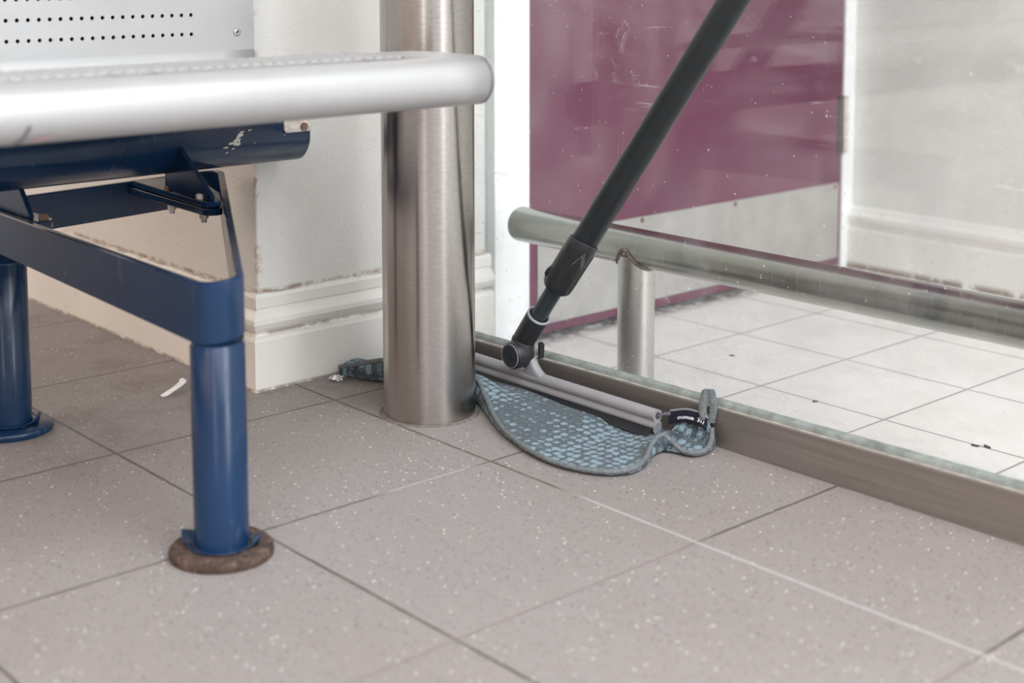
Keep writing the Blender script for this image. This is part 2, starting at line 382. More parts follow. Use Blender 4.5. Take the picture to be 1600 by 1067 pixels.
PROF = [(0, .0150), (.066, .0150), (.0695, .0138), (.0715, .0095), (.0745, .0072), (.077, .0085), (.0815, .0130), (.088, .0160), (.094, .0155), (.100, .0115), (.1045, .0068), (.1065, .0062), (.108, .0085), (.121, .0085), (.126, .0060), (.1265, 0)]
def skirt_rows(path_fn, prof): return [[path_fn(off, z, k) for (z, off) in prof] for k in range(3)]
b = MB()
pts = [lambda o, z: (-2.6, -.045 - o, z), lambda o, z: (-.405 + o, -.045 - o, z), lambda o, z: (-.405 + o, .348, z)]
rows = [[f(o, z) for z, o in PROF] for f in pts]
b.grid([rows[0], rows[1]], smooth=False); b.grid([rows[1], rows[2]], smooth=False)
b.add(rows[2] + [(-.405, .348, 0)], [tuple(range(len(PROF) + 1))])
o = b.build('baseboard_left', SKIRT); tag(o, 'white moulded skirting board round the foot of the pier', 'skirting board', kind='structure')
P2 = [(-.045, .015), (.030, .015), (.034, .009), (.040, .010), (.050, .016), (.058, .016), (.066, .009), (.070, .007), (.074, .004), (.075, 0)]
b = MB(); b.grid([[(x, 1.34 - o, z) for z, o in P2] for x in (-.468, 3.2)], smooth=False)
tag(b.build('baseboard_right', SKIRTR), 'white moulded skirting board along the wall behind the glass', 'skirting board', kind='structure')

b = MB(); b.box(-.52, -.45, .402, .474, -.06, 2.4); tag(b.build('trim_1', WHITE, bevel=.002), 'white painted door frame upright nearer the pier', 'door frame', kind='structure')
b = MB(); b.box(-.52, -.462, 1.306, 1.34, -.06, 2.4); tag(b.build('trim_2', WHITE, bevel=.002), 'white painted door frame upright on the hinge side', 'door frame', kind='structure')
door = empty('door_1', (-.465, .9, -.045)); tag(door, 'purple painted door with a steel kick plate behind the glass', 'door', kind='structure')
b = MB(); b.box(-.505, -.4652, .476, 1.304, -.038, 2.0); b.build('door_leaf', PURPLE, door, bevel=.002)
k = MB(); k.box(-.4652, -.4630, .503, 1.294, -.022, .124); kp = k.build('kick_plate', KICK, door)
tag(kp, 'scuffed grey steel kick plate')
for (y, z) in ((.742, .118), (.985, .118), (1.283, .117)):
    s_ = MB(); s_.lathe([(.0042, 0), (.0042, .0008), (.002, .0016)], (-.4630, y, z), (1, 0, 0), 12); s_.build('screw', RUSTBOLT, kp)
h = MB(); h.box(-.4652, -.4615, 1.290, 1.304, .182, .291); hl = h.build('hinge', DKHOLE, door)
h = MB(); h.lathe([(.0055, 0), (.0055, .109)], (-.4600, 1.308, .182), (0, 0, 1), 16); h.build('hinge_knuckle', CREAM, hl)

# glass screen: pane in a steel kerb channel
win = empty('window_1', (.6, .24, 0)); tag(win, 'frameless glass screen standing in a brown steel kerb channel', 'glass screen', kind='structure')
def kz(x): return .0437 + .0137 * x
b = MB()
xs = [-.40 + i * (2.9 / 20) for i in range(21)]
prof = lambda x: [(x, .225, -.005), (x, .225, kz(x) - .0012), (x, .2262, kz(x)), (x, .2300, kz(x) + .0002), (x, .2312, kz(x) - .001), (x, .2312, kz(x) - .004), (x, .262, kz(x) - .004), (x, .262, -.06)]
b.grid([prof(x) for x in xs], smooth=False); b.build('sill_channel', KERBM, win)
b = MB(); b.grid([[(x, .2262, kz(x) + .0001), (x, .2268, kz(x) + .0006), (x, .2300, kz(x) + .0006), (x, .2306, kz(x) + .0001)] for x in xs], smooth=False); e = b.build('channel_lip', simple('pale_lip_steel', (.62, .57, .52), .4, .6, .3, 80).m, win)  # paler strip along the top edge of the channel
b = MB()
rows = []
for i in range(241):
    x = -.40 + i * 2.9 / 240; q = .0003 * math.sin(i * 1.7) * random.random()
    rows.append([(x, .2316, kz(x) - .004), (x, .2322, kz(x) + .004), (x, .2345 + q, kz(x) + .0052), (x, .2400, kz(x) + .0068 + q)])
b.grid(rows); b.build('glazing_sealant', SEAL, win)
b = MB(); b.box(-.388, 2.5, .2402, .2462, .036, 2.2); b.build('glass_pane', GLASS, win)

# ------------------------------------------------------------------ steel pillar
pil = MB(); pil.lathe([(.0565, -.002), (.0565, 2.5)], (-.183, .060, 0), seg=128)
pr = empty('support_pillar', (-.183, .060, 0)); tag(pr, 'thick round brushed stainless steel pillar standing on the terrazzo floor', 'pillar', kind='thing')
pil.build('shaft', STEEL, pr)
g = MB(); g.lathe([(.0625, 0), (.061, .0009), (.0575, .0013), (.0564, .0016)], (-.183, .060, 0), seg=96); g.build('mortar_ring', simple('grey_mortar', (.16, .14, .125), .9, 0, .3, 150, .6).m, pr)

# ------------------------------------------------------------------ bench
B1 = (.022, -.354); B3 = (-.459, -.356); B2 = (-.432, -.104)
bench = empty('bench', (-.17, -.36, 0)); tag(bench, 'perforated silver metal bench on dark blue tube and flat bar supports', 'bench')
# the seat and back: one bent sheet with punched rows
prf = []
for a in range(-100, 91, 10): prf.append((.058 + .025 * math.cos(math.radians(a)), .433 + .025 * math.sin(math.radians(a))))
path = prf + [(.040, .4580), (.017, .4580), (-.006, .4580), (-.029, .4578), (-.052, .4572), (-.085, .455), (-.13, .449), (-.18, .440), (-.23, .430), (-.28, .420), (-.315, .4135), (-.340, .4120), (-.356, .4165), (-.3655, .428), (-.368, .4445)]
zr = .4545
for i in range(14): path.append((-.3680 - .0012 * max(0, i - 3), zr + .023 * i)); 
YE, DY = -.066, .01267
ycols = [YE - .0045] + [-.153 + .0063 - DY * i for i in range(0, 80)]
ycols = [YE, -.11] + ycols[1:] + [ycols[-1] - .06]
def seatmesh():
    b = MB(); n0 = len(prf)
    hole_seg = set([n0, n0 + 1, n0 + 2, n0 + 3]) | set(range(len(path) - 14, len(path) - 1))
    NH = 12
    def P(i, y, t=None):
        if t is None: return Vector((path[i][0], y, path[i][1]))
        a, c = path[i], path[i + 1]; return Vector((a[0] + (c[0] - a[0]) * t, y, a[1] + (c[1] - a[1]) * t))
    for i in range(len(path) - 1):
        L = math.hypot(path[i + 1][0] - path[i][0], path[i + 1][1] - path[i][1])
        for j in range(len(ycols) - 1):
            y0, y1 = ycols[j], ycols[j + 1]
            if i in hole_seg and 2 <= j < len(ycols) - 2:
                yc = (y0 + y1) / 2; inner, outer = [], []
                for q in range(NH):
                    a = 2 * PI * q / NH + PI / NH; cx, cy = math.cos(a), math.sin(a)
                    inner.append(P(i, yc + .0024 * cx, .5 + .0024 * cy / L))
                    m = max(abs(cx), abs(cy)); 
                    if abs(cx) >= abs(cy): ox, oy = math.copysign(1, cx), cy / abs(cx)
                    else: ox, oy = cx / abs(cy), math.copysign(1, cy)
                    outer.append((ox, oy))
                # outer ring: square sampled at the same angles plus corners
                ov = [P(i, yc + (y0 - y1) / 2 * ox, .5 + .5 * oy) for ox, oy in outer]
                o = len(b.v); b.v += inner + ov
                for q in range(NH):
                    r = (q + 1) % NH; b.f.append([o + q, o + r, o + NH + r, o + NH + q]); b.sm.append(False)
                for sx in (-1, 1):
                    for sy in (-1, 1):
                        # close the corner triangle between neighbouring samples
                        best = [q for q in range(NH) if outer[q][0] * sx > 0 and outer[q][1] * sy > 0]
                        e1 = [q for q in best if abs(abs(outer[q][0]) - 1) < 1e-6]; e2 = [q for q in best if abs(abs(outer[q][1]) - 1) < 1e-6]
                        q1 = max(e1, key=lambda q: abs(outer[q][1])); q2 = max(e2, key=lambda q: abs(outer[q][0]))
                        if q1 == q2: continue
                        c = len(b.v); b.v.append(P(i, yc + (y0 - y1) / 2 * sx, .5 + .5 * sy)); b.f.append([o + NH + q1, c, o + NH + q2]); b.sm.append(False)
            else:
                b.add([P(i, y0), P(i, y1), P(i + 1, y1), P(i + 1, y0)], [(0, 1, 2, 3)], i < len(path) - 15 and i not in hole_seg)
    return b
seat = seatmesh().build('seat', SEATM, bench, solid=.0025, off=1, weld=True); tag(seat, 'silver perforated seat and back in one bent sheet')
c = MB(); c.prism([(x, YE - .0005, z) for x, z in prf[1:]], (0, -.004, 0)); c.build('seat_end_cap', SEATM, bench)
c = MB(); c.prism([(-.374, YE - .01, .43), (-.378, YE - .01, .43), (-.392, YE - .01, .78), (-.388, YE - .01, .78)], (0, -1.1, 0)); c.build('hole_shade_back', DKHOLE, bench)  # added dark sheet that gives the punched holes in the back their shade
c = MB(); c.box(-.058, .044, -1.10, YE - .02, .4475, .4495); c.build('hole_shade_tray', DKHOLE, bench)  # added dark sheet so the seat holes read as shaded
for (y, z) in ((-.0905, .4665), (-.0905, .70)):
    r = MB(); r.lathe([(.0048, 0), (.0046, .0008), (.0026, .0016), (.0018, .0016), (.0016, .0004)], (-.3676, y, z), (1, 0, 0), 20, caps=False); rv = r.build('rivet', BOLTM, bench)
    r = MB(); r.lathe([(.0019, 0), (.0017, .0006)], (-.3672, y, z), (1, 0, 0), 12); r.build('rivet_hole', DKHOLE, rv)
# ink marks on the seat front
def ontube(y, a): return Vector((.058 + .0262 * math.cos(math.radians(a)), y, .433 + .0262 * math.sin(math.radians(a))))
m = MB(); m.grid([[ontube(-.553 - .009 * (1 - t) ** 1.6 + d, -70 + 54 * t) for d in (-.0016, .0016)] for t in [i / 12 for i in range(13)]]); m.build('ink_mark', GREYINK, bench)
m = MB(); m.grid([[ontube(-.549 + .016 * t, -56 + 14 * t + d) for d in (-3, 3)] for t in [i / 8 for i in range(9)]]); m.build('ink_mark', PINK, bench)
# beam tube under the seat
TX, TZ, TR = -.360, .337, .034
b = MB(); b.lathe([(TR - .002, 0), (TR, .002), (TR, 1.45)], (TX, -.012, TZ), (0, -1, 0), 64); beam = b.build('beam', BLUE, bench); tag(beam, 'glossy dark blue round beam under the seat')
b = MB()
random.seed(9)
for i in range(26):
    t = random.random(); y = -.119 + random.gauss(0, .007); a = math.radians(2 + (y + .119) * 1300 + random.gauss(0, 6)); L = random.uniform(.001, .0032); w = random.uniform(.03, .06)
    f = lambda yy, aa: (TX + (TR + .0004) * math.cos(aa), yy, TZ + (TR + .0004) * math.sin(aa))
    b.add([f(y - L, a - w), f(y + L, a - w * .2), f(y + L * 1.4, a + w), f(y - L * .6, a + w * .7)], [(0, 1, 2, 3)])
b.build('scraped_paint', BARE, beam)
b = MB(); b.prism([(TX + .031, -.052, .346), (TX + .031, -.049, .342), (TX + .031, -.0125, .342), (TX + .031, -.0125, .376), (TX + .031, -.052, .376)], (.0045, 0, 0)); tb = b.build('mounting_tab', TABM, bench, bevel=.001)
b = MB(); b.lathe([(.005, 0), (.005, .003)], (TX + .0355, -.024, .3485), (1, 0, 0), 12); b.build('bolt', RUSTBOLT, tb)
for y in (-.30, -1.30):
    b = MB(); b.box(TX - .012, TX + .012, y, y + .04, TZ + TR - .002, .4085); b.build('seat_riser', BLUE, bench)
# flat bar loop on the two legs
def hull(corners, R, seg=10):
    pts = []; n = len(corners)
    for i in range(n):
        p0, p1, p2 = Vector(corners[i - 1]), Vector(corners[i]), Vector(corners[(i + 1) % n])
        d1, d2 = (p1 - p0).normalized(), (p2 - p1).normalized()
        n1, n2 = Vector((d1.y, -d1.x)), Vector((d2.y, -d2.x))
        a1, a2 = math.atan2(n1.y, n1.x), math.atan2(n2.y, n2.x)
        while a2 < a1: a2 += 2 * PI
        for k in range(seg + 1):
            a = a1 + (a2 - a1) * k / seg; pts.append((p1.x + R * math.cos(a), p1.y + R * math.sin(a), a))
    return pts
LR = .0255
loop = hull([B3, B1, B2], LR, 12)
rear = lambda x, y: min(max((.03 - x) / .48, 0), 1) * min(max((-.20 - y) / .15, 0), 1)
zt = lambda y, x: .2640 + .075 * (y + .379) + .008 * rear(x, y); zb = lambda y, x: .206 + .135 * (y + .379) + .019 * rear(x, y)
rows = []
for x, y, a in loop:
    ix, iy = x - .008 * math.cos(a), y - .008 * math.sin(a); e = .0012
    rows.append([(x, y, zb(y, x) + e), (x, y, zt(y, x) - e), (x - e * math.cos(a), y - e * math.sin(a), zt(y, x)), (ix + e * math.cos(a), iy + e * math.sin(a), zt(y, x)), (ix, iy, zt(y, x) - e), (ix, iy, zb(y, x))])
b = MB(); b.grid(rows, close_u=True, close_v=True); fr = b.build('flat_bar_loop', BLUE, bench); fr.data.shade_smooth()
k = fr.modifiers.new('edge', 'EDGE_SPLIT'); k.split_angle = math.radians(35)
tag(fr, 'triangular loop of dark blue flat bar')
def flange(leg, cx, cy, mat, seed):
    random.seed(seed); b = MB(); prof = [(.0478, 0), (.0490, .002), (.0485, .0075), (.0465, .0095), (.030, .0095), (.0258, .0105)]
    seg = 56; wob = [1 + .012 * math.sin(3 * q * 2 * PI / seg + seed) + random.uniform(-.006, .006) for q in range(seg)]
    rows = [[(cx + r * wob[q] * math.cos(2 * PI * q / seg), cy + r * wob[q] * math.sin(2 * PI * q / seg), h) for q in range(seg)] for r, h in prof]
    b.grid(rows, close_v=True, caps=True); f = b.build('floor_flange', mat, leg)
    c = MB(); rows = []
    for q in range(seg + 1):
        a = 2 * PI * q / seg; pk = sum(math.exp(-((math.remainder(a - a0, 2 * PI)) / wd) ** 2) for a0, wd in ((-2.35, .42), (.75, .25)))
        r = .0285 + .0065 * pk + random.uniform(-.0006, .0006); up = .0015 + .011 * pk + random.uniform(-.0008, .0008)
        rows.append([(cx + .027 * math.cos(a), cy + .027 * math.sin(a), .0103), (cx + r * math.cos(a), cy + r * math.sin(a), .0108), (cx + (r + .003) * math.cos(a), cy + (r + .003) * math.sin(a), .0105 + up)])
    c.grid(rows); c.build('torn_paint_collar', BLUE, leg, solid=.0012); return f
for (cx, cy), mt, sd in ((B1, RUST, 1), (B3, BLUE, 5)):
    b = MB(); b.lathe([(LR, .004), (LR, .2015), (LR - .0018, .2035), (LR - .0018, .2065), (LR - .001, .2065), (LR - .001, .25)], (cx, cy, 0), seg=64, caps=True)
    lg = b.build('leg', BLUE, bench); flange(lg, cx, cy, mt, sd)
    if cx < -.3:
        for z in (.173, .190):
            q = MB(); d = Vector((.76, -.65, 0)); q.lathe([(.0042, 0), (.0042, .0015), (.0034, .0026), (.0018, .0026), (.0016, .0010)], (cx + d.x * LR, cy + d.y * LR, z), d, 18, caps=True); q.build('socket_bolt', BLUE, lg)
# bolted bracket under the beam
br = MB()
tip = [(-.262, -.204), (-.254, -.201), (-.250, -.193), (-.252, -.184), (-.300, -.158), (-.40, -.125), (-.470, -.120), (-.478, -.180), (-.468, -.194)]
br.prism([(x, y, .2660) for x, y in tip], (0, 0, .0085)); brk = br.build('bracket', BLUE, bench, bevel=.0012)
b2 = MB(); b2.prism([(x, y, .2762) for x, y in [(-.262, -.206), (-.254, -.203), (-.250, -.195), (-.252, -.186), (-.300, -.160), (-.40, -.127), (-.445, -.126), (-.455, -.192)]], (0, 0, .0070)); b2.build('upper_plate', BLUE, brk, bevel=.001)
g = MB(); yg = -.192
g.prism([(-.256, yg, .2830), (-.2535, yg, .2880), (-.3220, yg, .3360), (-.330, yg, .3400), (-.36, yg, .3300), (-.36, yg, .2830)], (0, -.006, 0)); g.build('gusset', BLUE, brk, bevel=.001)
for (x, y, mt) in ((-.355, -.184, RUSTBOLT), (-.277, -.186, TABM)):
    q = MB(); q.lathe([(.0052, 0), (.0052, .005), (.004, .006)], (x, y - .012, .2830), (0, 0, 1), 6, smooth=False); q.build('bolt', mt, brk)
    q = MB(); q.lathe([(.0052, 0), (.0052, .006), (.0034, .0065), (.0032, .011)], (x, y - .008, .2660), (0, 0, -1), 6, smooth=False); q.build('nut', TABM, brk)
br = MB(); br.prism([(-.345, -.370, .2600), (-.336, -.366, .2600), (-.334, -.352, .2600), (-.345, -.345, .2600), (-.45, -.345, .2600), (-.45, -.370, .2600)], (0, 0, .009)); brk = br.build('bracket', BLUE, bench, bevel=.001)
g = MB(); g.prism([(-.352, -.364, .269), (-.350, -.364, .273), (-.386, -.364, .312), (-.44, -.364, .332), (-.44, -.364, .269)], (0, -.006, 0)); g.build('gusset', BLUE, brk, bevel=.001)
q = MB(); q.lathe([(.0055, 0), (.0055, .005), (.004, .006)], (-.3425, -.357, .269), (0, 0, 1), 6, smooth=False); q.build('bolt', RUSTBOLT, brk)

# ------------------------------------------------------------------ guard rail behind the glass
gr = empty('guard_rail', (-.151, .395, -.045)); tag(gr, 'low tubular steel guard rail standing behind the glass', 'rail')
RZ = .166
b = MB(); b.lathe([(.0215, 0), (.0245, .002), (.0255, .005), (.0255, 2.2)], (-.388, .395, RZ), (1, 0, 0), 64); b.build('rail', RAILM, gr)
for x in (-.151, 1.35):
    b = MB(); b.lathe([(.0253, 0), (.0253, RZ + .045 - .010)], (x, .395, -.045), seg=48); p_ = b.build('post', mat_steel('post_steel', (.56, .55, .53), .32, (60, 60, 400), streak=.06, scratch=.05) if x < 0 else bpy.data.materials['post_steel'], gr)
    w = MB(); w.tube([(x + .0262 * math.cos(a), .395 + .0262 * math.sin(a), RZ - math.sqrt(max(.0255 ** 2 - (.0262 * math.sin(a)) ** 2, 0)) - .001) for a in [2 * PI * q / 40 for q in range(40)]], .0026, 8, closed=True); w.build('weld_bead', simple('rusty_weld', (.20, .15, .115), .7, .3, .6, 160).m if x < 0 else bpy.data.materials['rusty_weld'], p_)

# ------------------------------------------------------------------ squeegee
sq = empty('window_squeegee', (-.16, .195, 0)); tag(sq, 'long handled window squeegee with a dark pole leaning over the blue cloth', 'squeegee')
PA = Vector((-.1225, .19, .114)); PB = Vector((.179, .19, .511)); pd = (PB - PA).normalized()
def along(t): return PA + pd * t
b = MB(); b.lathe([(.0110, -.016), (.0110, .115)], PA, pd, 40); b.build('inner_tube', PLBLUE, sq)
b = MB(); b.lathe([(.0163, .105), (.0163, 1.25)], PA, pd, 56); b.build('pole', PLPOLE, sq)
# twist-lock collar, cut at a slant on top
side = Vector((0, 1, 0)); nrm = pd.cross(side)
seg = 56; rows = []
cols = [(.0178, .050, 0), (.0192, .052, 0), (.0196, .060, 0), (.0196, .090, .0), (.0192, .118, .5), (.0188, .1275, 1), (.0180, .1282, 1), (.0162, .1270, 1)]
for r, h, sl in cols:
    rows.append([PA + pd * (h + sl * .010 * math.cos(2 * PI * q / seg + 2.4)) + (side * math.cos(2 * PI * q / seg) + nrm * math.sin(2 * PI * q / seg)) * r for q in range(seg)])
b = MB(); b.grid(rows, close_v=True, caps=True); col = b.build('locking_collar', PLDK, sq)
# raised grip panel and seam lines on the collar
camdir = Vector((.748, -.655, .1)); cu = (camdir - pd * camdir.dot(pd)).normalized(); cw = pd.cross(cu)
def oncol(a, h, r=.0199): return PA + pd * h + (cu * math.cos(a) + cw * math.sin(a)) * r
b = MB()
b.tube(crom([oncol(.95, .056), oncol(.95, .086), oncol(1.1, .104), oncol(1.25, .118)], 6), .00045, 6)
b.tube(crom([oncol(.55, .054), oncol(.55, .080), oncol(.30, .086), oncol(-.45, .104), oncol(-.9, .112)], 6), .0005, 6)
b.build('seam_ridge', PLDK, col)
b = MB()
for i in range(7):
    a0 = .62 - .06 * i; h0 = .101 + .0028 * i
    b.tube([oncol(a0, h0, .0195), oncol(a0 + .05, h0 + .009, .0193)], .0003, 5)
b.tube([oncol(-.02, .104, .0196), oncol(.25, .121, .0192)], .0004, 5)
b.build('moulded_icon', simple('moulded_line', (.20, .21, .22), .5).m, col)
b = MB(); rows = []
b.lathe([(.0196, .056), (.0222, .0600), (.0222, .066), (.0196, .078)], PA, pd, 40, caps=False)
rg = [v for v in b.v]
b = MB(); fz = pd.cross(cu)
b.prism([PA + pd * h - cw * r for h, r in ((.055, .017), (.062, .0222), (.067, .0222), (.080, .0185))], cu * .006); b.build('collar_stop', PLDK, col, bevel=.001)
# socket sleeve above the joint
b = MB(); b.lathe([(.0135, -.058), (.0145, -.052), (.0149, -.024), (.0153, -.0060), (.0150, -.0040), (.0128, -.0040), (.0124, -.018)], PA, pd, 56, caps=False); sl = b.build('socket_sleeve', PLDK, sq)
b = MB(); b.lathe([(.0154, -.0062), (.0156, -.0050), (.0153, -.0036), (.0134, -.0032), (.0127, -.0042)], PA, pd, 56, caps=False); b.build('sleeve_rim', simple('light_rim_plastic', (.30, .31, .34), .4).m, sl)
# joint housing: short drum lying across, with a round cap
JC = Vector((-.1540, .178, .0565))
b = MB(); b.lathe([(.0165, 0), (.0175, .002), (.0175, .024), (.016, .027)], JC - Vector((0, .010, 0)), (0, 1, 0), 48)
q0 = JC + Vector((0, .008, 0)); n0 = PA - pd * .052
b.lathe([(.0160, 0), (.0158, (n0 - q0).length * .6), (.0148, (n0 - q0).length + .004)], q0, (n0 - q0), 40); jt = b.build('joint_housing', PLDK, sq, bevel=.0006)
b = MB(); b.lathe([(.0150, 0), (.0150, .0012), (.0140, .0018), (.0128, .0020)], JC - Vector((0, .0100, 0)), (0, -1, 0), 48); cp = b.build('joint_cap', simple('cap_plastic', (.028, .028, .033), .3).m, jt)
b = MB(); b.tube([JC + Vector((.0153 * math.cos(a), -.0110, .0153 * math.sin(a))) for a in [2 * PI * q / 48 for q in range(48)]], .0005, 6, closed=True); b.build('cap_ring', simple('cap_ring_grey', (.32, .32, .34), .4).m, cp)
b = MB()
for i in range(4):
    p = JC + Vector((-.0055 + .0034 * i, -.0122, .0042 - .0028 * i)); b.prism([p + Vector(v) for v in ((-.0011, 0, -.0024), (.0006, 0, -.0024), (.0011, 0, .0024), (-.0006, 0, .0024))], (0, -.0004, 0))
b.build('moulded_letters', RUBBER, cp)
b = MB(); b.prism([(-.1335, .196, .052), (-.1300, .196, .052), (-.1290, .196, .070), (-.1335, .196, .073)], (0, .008, 0)); b.build('release_tab', RUBBER, jt, bevel=.001)
# head: extruded grey holder with a yoke
HX0, HX1, HY, HZ = -.372, .071, .196, .0270
prof = []
for a in range(-60, 241, 15): prof.append((HY + .0078 * math.cos(math.radians(a)) * 1.0, HZ + .0072 * math.sin(math.radians(a))))
prof = [(HY + .0078 * math.cos(math.radians(a)), HZ + .0072 * math.sin(math.radians(a))) for a in range(-50, 231, 14)]
prof += [(HY - .0052, HZ - .0070), (HY - .0072, HZ - .0092), (HY - .0080, HZ - .0125), (HY - .0070, HZ - .0142), (HY + .0030, HZ - .0142), (HY + .0045, HZ - .0125), (HY + .0035, HZ - .0080)]
b = MB(); b.grid([[(x, y, z) for y, z in prof] for x in (HX0, HX1)], close_v=True, caps=True); hd = b.build('head_bar', PLGREY, sq); tag(hd, 'pale grey grooved squeegee head')
k = hd.modifiers.new('edge', 'EDGE_SPLIT'); k.split_angle = math.radians(50)
b = MB(); b.lathe([(.0040, 0), (.0040, .0006)], (HX1, HY, HZ + .0004), (1, 0, 0), 20); b.build('bar_bore', DKHOLE, hd)
b = MB(); b.grid([[(x, HY - .0060, HZ - .0125), (x, HY - .0105, HZ - .0155), (x, HY - .0200, .0062), (x, HY - .0185, .0050), (x, HY + .0000, HZ - .0138)] for x in (HX0, HX1 - .001)], close_v=True, smooth=False, caps=True); b.build('rubber_blade', RUBBER, sq)
b = MB(); b.prism([(HX1 + .0002, y, z) for y, z in [(HY + .0045, HZ - .0075), (HY - .0045, HZ - .0075), (HY - .0085, HZ - .0110), (HY - .0090, HZ - .0170), (HY - .0070, HZ - .0205), (HY + .0010, HZ - .0205), (HY + .0055, HZ - .0150)]], (.0022, 0, 0)); b.build('end_cap', simple('blade_end_grey', (.18, .185, .20), .45).m, hd, bevel=.001)
# yoke: a flared foot on the bar carrying two arms up to the joint
b = MB(); rows = []
for t in [i / 14 for i in range(15)]:
    z = HZ + .002 + t * .034; hw = .0065 + .024 * (1 - t) ** 5; cx = -.1390 - .008 * t ** 1.5; hy = .0072 - .0012 * t; cy = HY - .004 * t
    ring = []
    for q in range(24):
        a = 2 * PI * q / 24; ca, sa = math.cos(a), math.sin(a)
        ring.append((cx + hw * math.copysign(abs(ca) ** .7, ca), cy + hy * math.copysign(abs(sa) ** .7, sa), z))
    rows.append(ring)
b.grid(rows, close_v=True, caps=True); b.build('yoke', PLGREY, sq)

# ------------------------------------------------------------------ cloth
ck = empty('cleaning_cloth', (-.08, .13, 0)); tag(ck, 'crumpled blue grey microfibre cloth with grey binding under the squeegee head', 'cloth')
# stations along the free edge: edge point, then inner points towards the back
ST = [((-0.3740, 0.0600, 0.0150), (-0.3760, 0.0850, 0.0220), (-0.3780, 0.1150, 0.0075), (-0.3760, 0.1500, 0.0022)),
      ((-0.3520, 0.0660, 0.0210), (-0.3520, 0.0950, 0.0220), (-0.3520, 0.1300, 0.0075), (-0.3500, 0.1750, 0.0022)),
      ((-0.3220, 0.0810, 0.0300), (-0.3220, 0.1100, 0.0280), (-0.3220, 0.1450, 0.0075), (-0.3200, 0.2000, 0.0022)),
      ((-0.2850, 0.1040, 0.0350), (-0.2850, 0.1280, 0.0300), (-0.2850, 0.1600, 0.0140), (-0.2850, 0.1755, 0.0137)),
      ((-0.2350, 0.1270, 0.0350), (-0.2350, 0.1420, 0.0280), (-0.2350, 0.1600, 0.0140), (-0.2350, 0.1755, 0.0137)),
      ((-0.1810, 0.1310, 0.0300), (-0.1780, 0.1480, 0.0260), (-0.1760, 0.1600, 0.0140), (-0.1750, 0.1755, 0.0137)),
      ((-0.1320, 0.1080, 0.0190), (-0.1200, 0.1300, 0.0175), (-0.1150, 0.1600, 0.0140), (-0.1100, 0.1755, 0.0137)),
      ((-0.0860, 0.0820, 0.0115), (-0.0700, 0.1080, 0.0125), (-0.0640, 0.1600, 0.0117), (-0.0550, 0.1772, 0.0111)),
      ((-0.0420, 0.0620, 0.0080), (-0.0280, 0.0920, 0.0080), (-0.0200, 0.1600, 0.0088), (-0.0100, 0.1800, 0.0077)),
      ((0.0200, 0.0440, 0.0055), (0.0220, 0.0820, 0.0055), (0.0240, 0.1600, 0.0047), (0.0220, 0.1863, 0.0030)),
      ((0.0730, 0.0415, 0.0050), (0.0620, 0.0840, 0.0050), (0.0520, 0.1340, 0.0040), (0.0480, 0.2120, 0.0022)),
      ((0.1160, 0.0570, 0.0055), (0.0920, 0.0920, 0.0055), (0.0740, 0.1400, 0.0055), (0.0620, 0.2120, 0.0050)),
      ((0.1340, 0.0840, 0.0065), (0.1060, 0.1080, 0.0060), (0.0860, 0.1500, 0.0065), (0.0700, 0.2140, 0.0050)),
      ((0.1280, 0.1130, 0.0095), (0.1080, 0.1280, 0.0085), (0.0920, 0.1600, 0.0075), (0.0780, 0.2140, 0.0060)),
      ((0.1120, 0.1400, 0.0145), (0.1040, 0.1480, 0.0130), (0.0940, 0.1700, 0.0085), (0.0830, 0.2140, 0.0100)),
      ((0.1075, 0.1620, 0.0205), (0.1040, 0.1680, 0.0170), (0.0970, 0.1820, 0.0080), (0.0860, 0.2150, 0.0180)),
      ((0.1160, 0.1690, 0.0140), (0.1110, 0.1780, 0.0100), (0.1010, 0.1900, 0.0070), (0.0900, 0.2160, 0.0260)),
      ((0.1290, 0.1720, 0.0060), (0.1200, 0.1840, 0.0050), (0.1080, 0.1980, 0.0090), (0.0960, 0.2170, 0.0310)),
      ((0.1430, 0.1760, 0.0055), (0.1290, 0.1900, 0.0055), (0.1160, 0.2040, 0.0110), (0.1040, 0.2180, 0.0340)),
      ((0.1470, 0.1930, 0.0065), (0.1350, 0.1990, 0.0075), (0.1220, 0.2090, 0.0160), (0.1120, 0.2185, 0.0355)),
      ((0.1420, 0.2080, 0.0130), (0.1350, 0.2090, 0.0160), (0.1270, 0.2145, 0.0240), (0.1200, 0.2195, 0.0365)),
      ((0.1370, 0.2140, 0.0240), (0.1330, 0.2150, 0.0280), (0.1290, 0.2180, 0.0330), (0.1260, 0.2205, 0.0370))]
rows_c = [crom(c, 5) for c in zip(*ST)]           # four long curves
NU = len(rows_c[0]); rows = []
for u in range(NU):
    rows.append(crom([rows_c[r][u] for r in range(4)], 7))
edge = [r[0] for r in rows]
# outer turned-down face where the edge stands off the floor
cen = Vector((-.02, .17, 0)); skirtr = []
for u in range(NU):
    p = edge[u]; t = (edge[min(u + 1, NU - 1)] - edge[max(u - 1, 0)]); n = Vector((t.y, -t.x, 0)).normalized()
    lift = min(max(p.z - .008, 0) / .02, 1)
    q1 = p + n * (.006 * lift) + Vector((0, 0, -(p.z - .002) * .45)); q2 = p + n * (-.006 * lift if p.x < -.22 else .004 * lift) + Vector((0, 0, -(p.z - .0022)))
    skirtr.append([q2, q1])
b = MB(); random.seed(3)
full = []
for u in range(NU):
    r = []
    for v, p in enumerate(skirtr[u] + rows[u]):
        p = p.copy()
        if v > 3: p.z += .0012 * math.sin(u * .55 + v * .5) * math.sin(v * .33) + random.uniform(-.0004, .0004)
        p.z = max(p.z, .0018); r.append(p)
    full.append(r)
b.grid(full); b.build('cloth_body', CLOTH, ck, solid=.0022, off=0, subsurf=1)
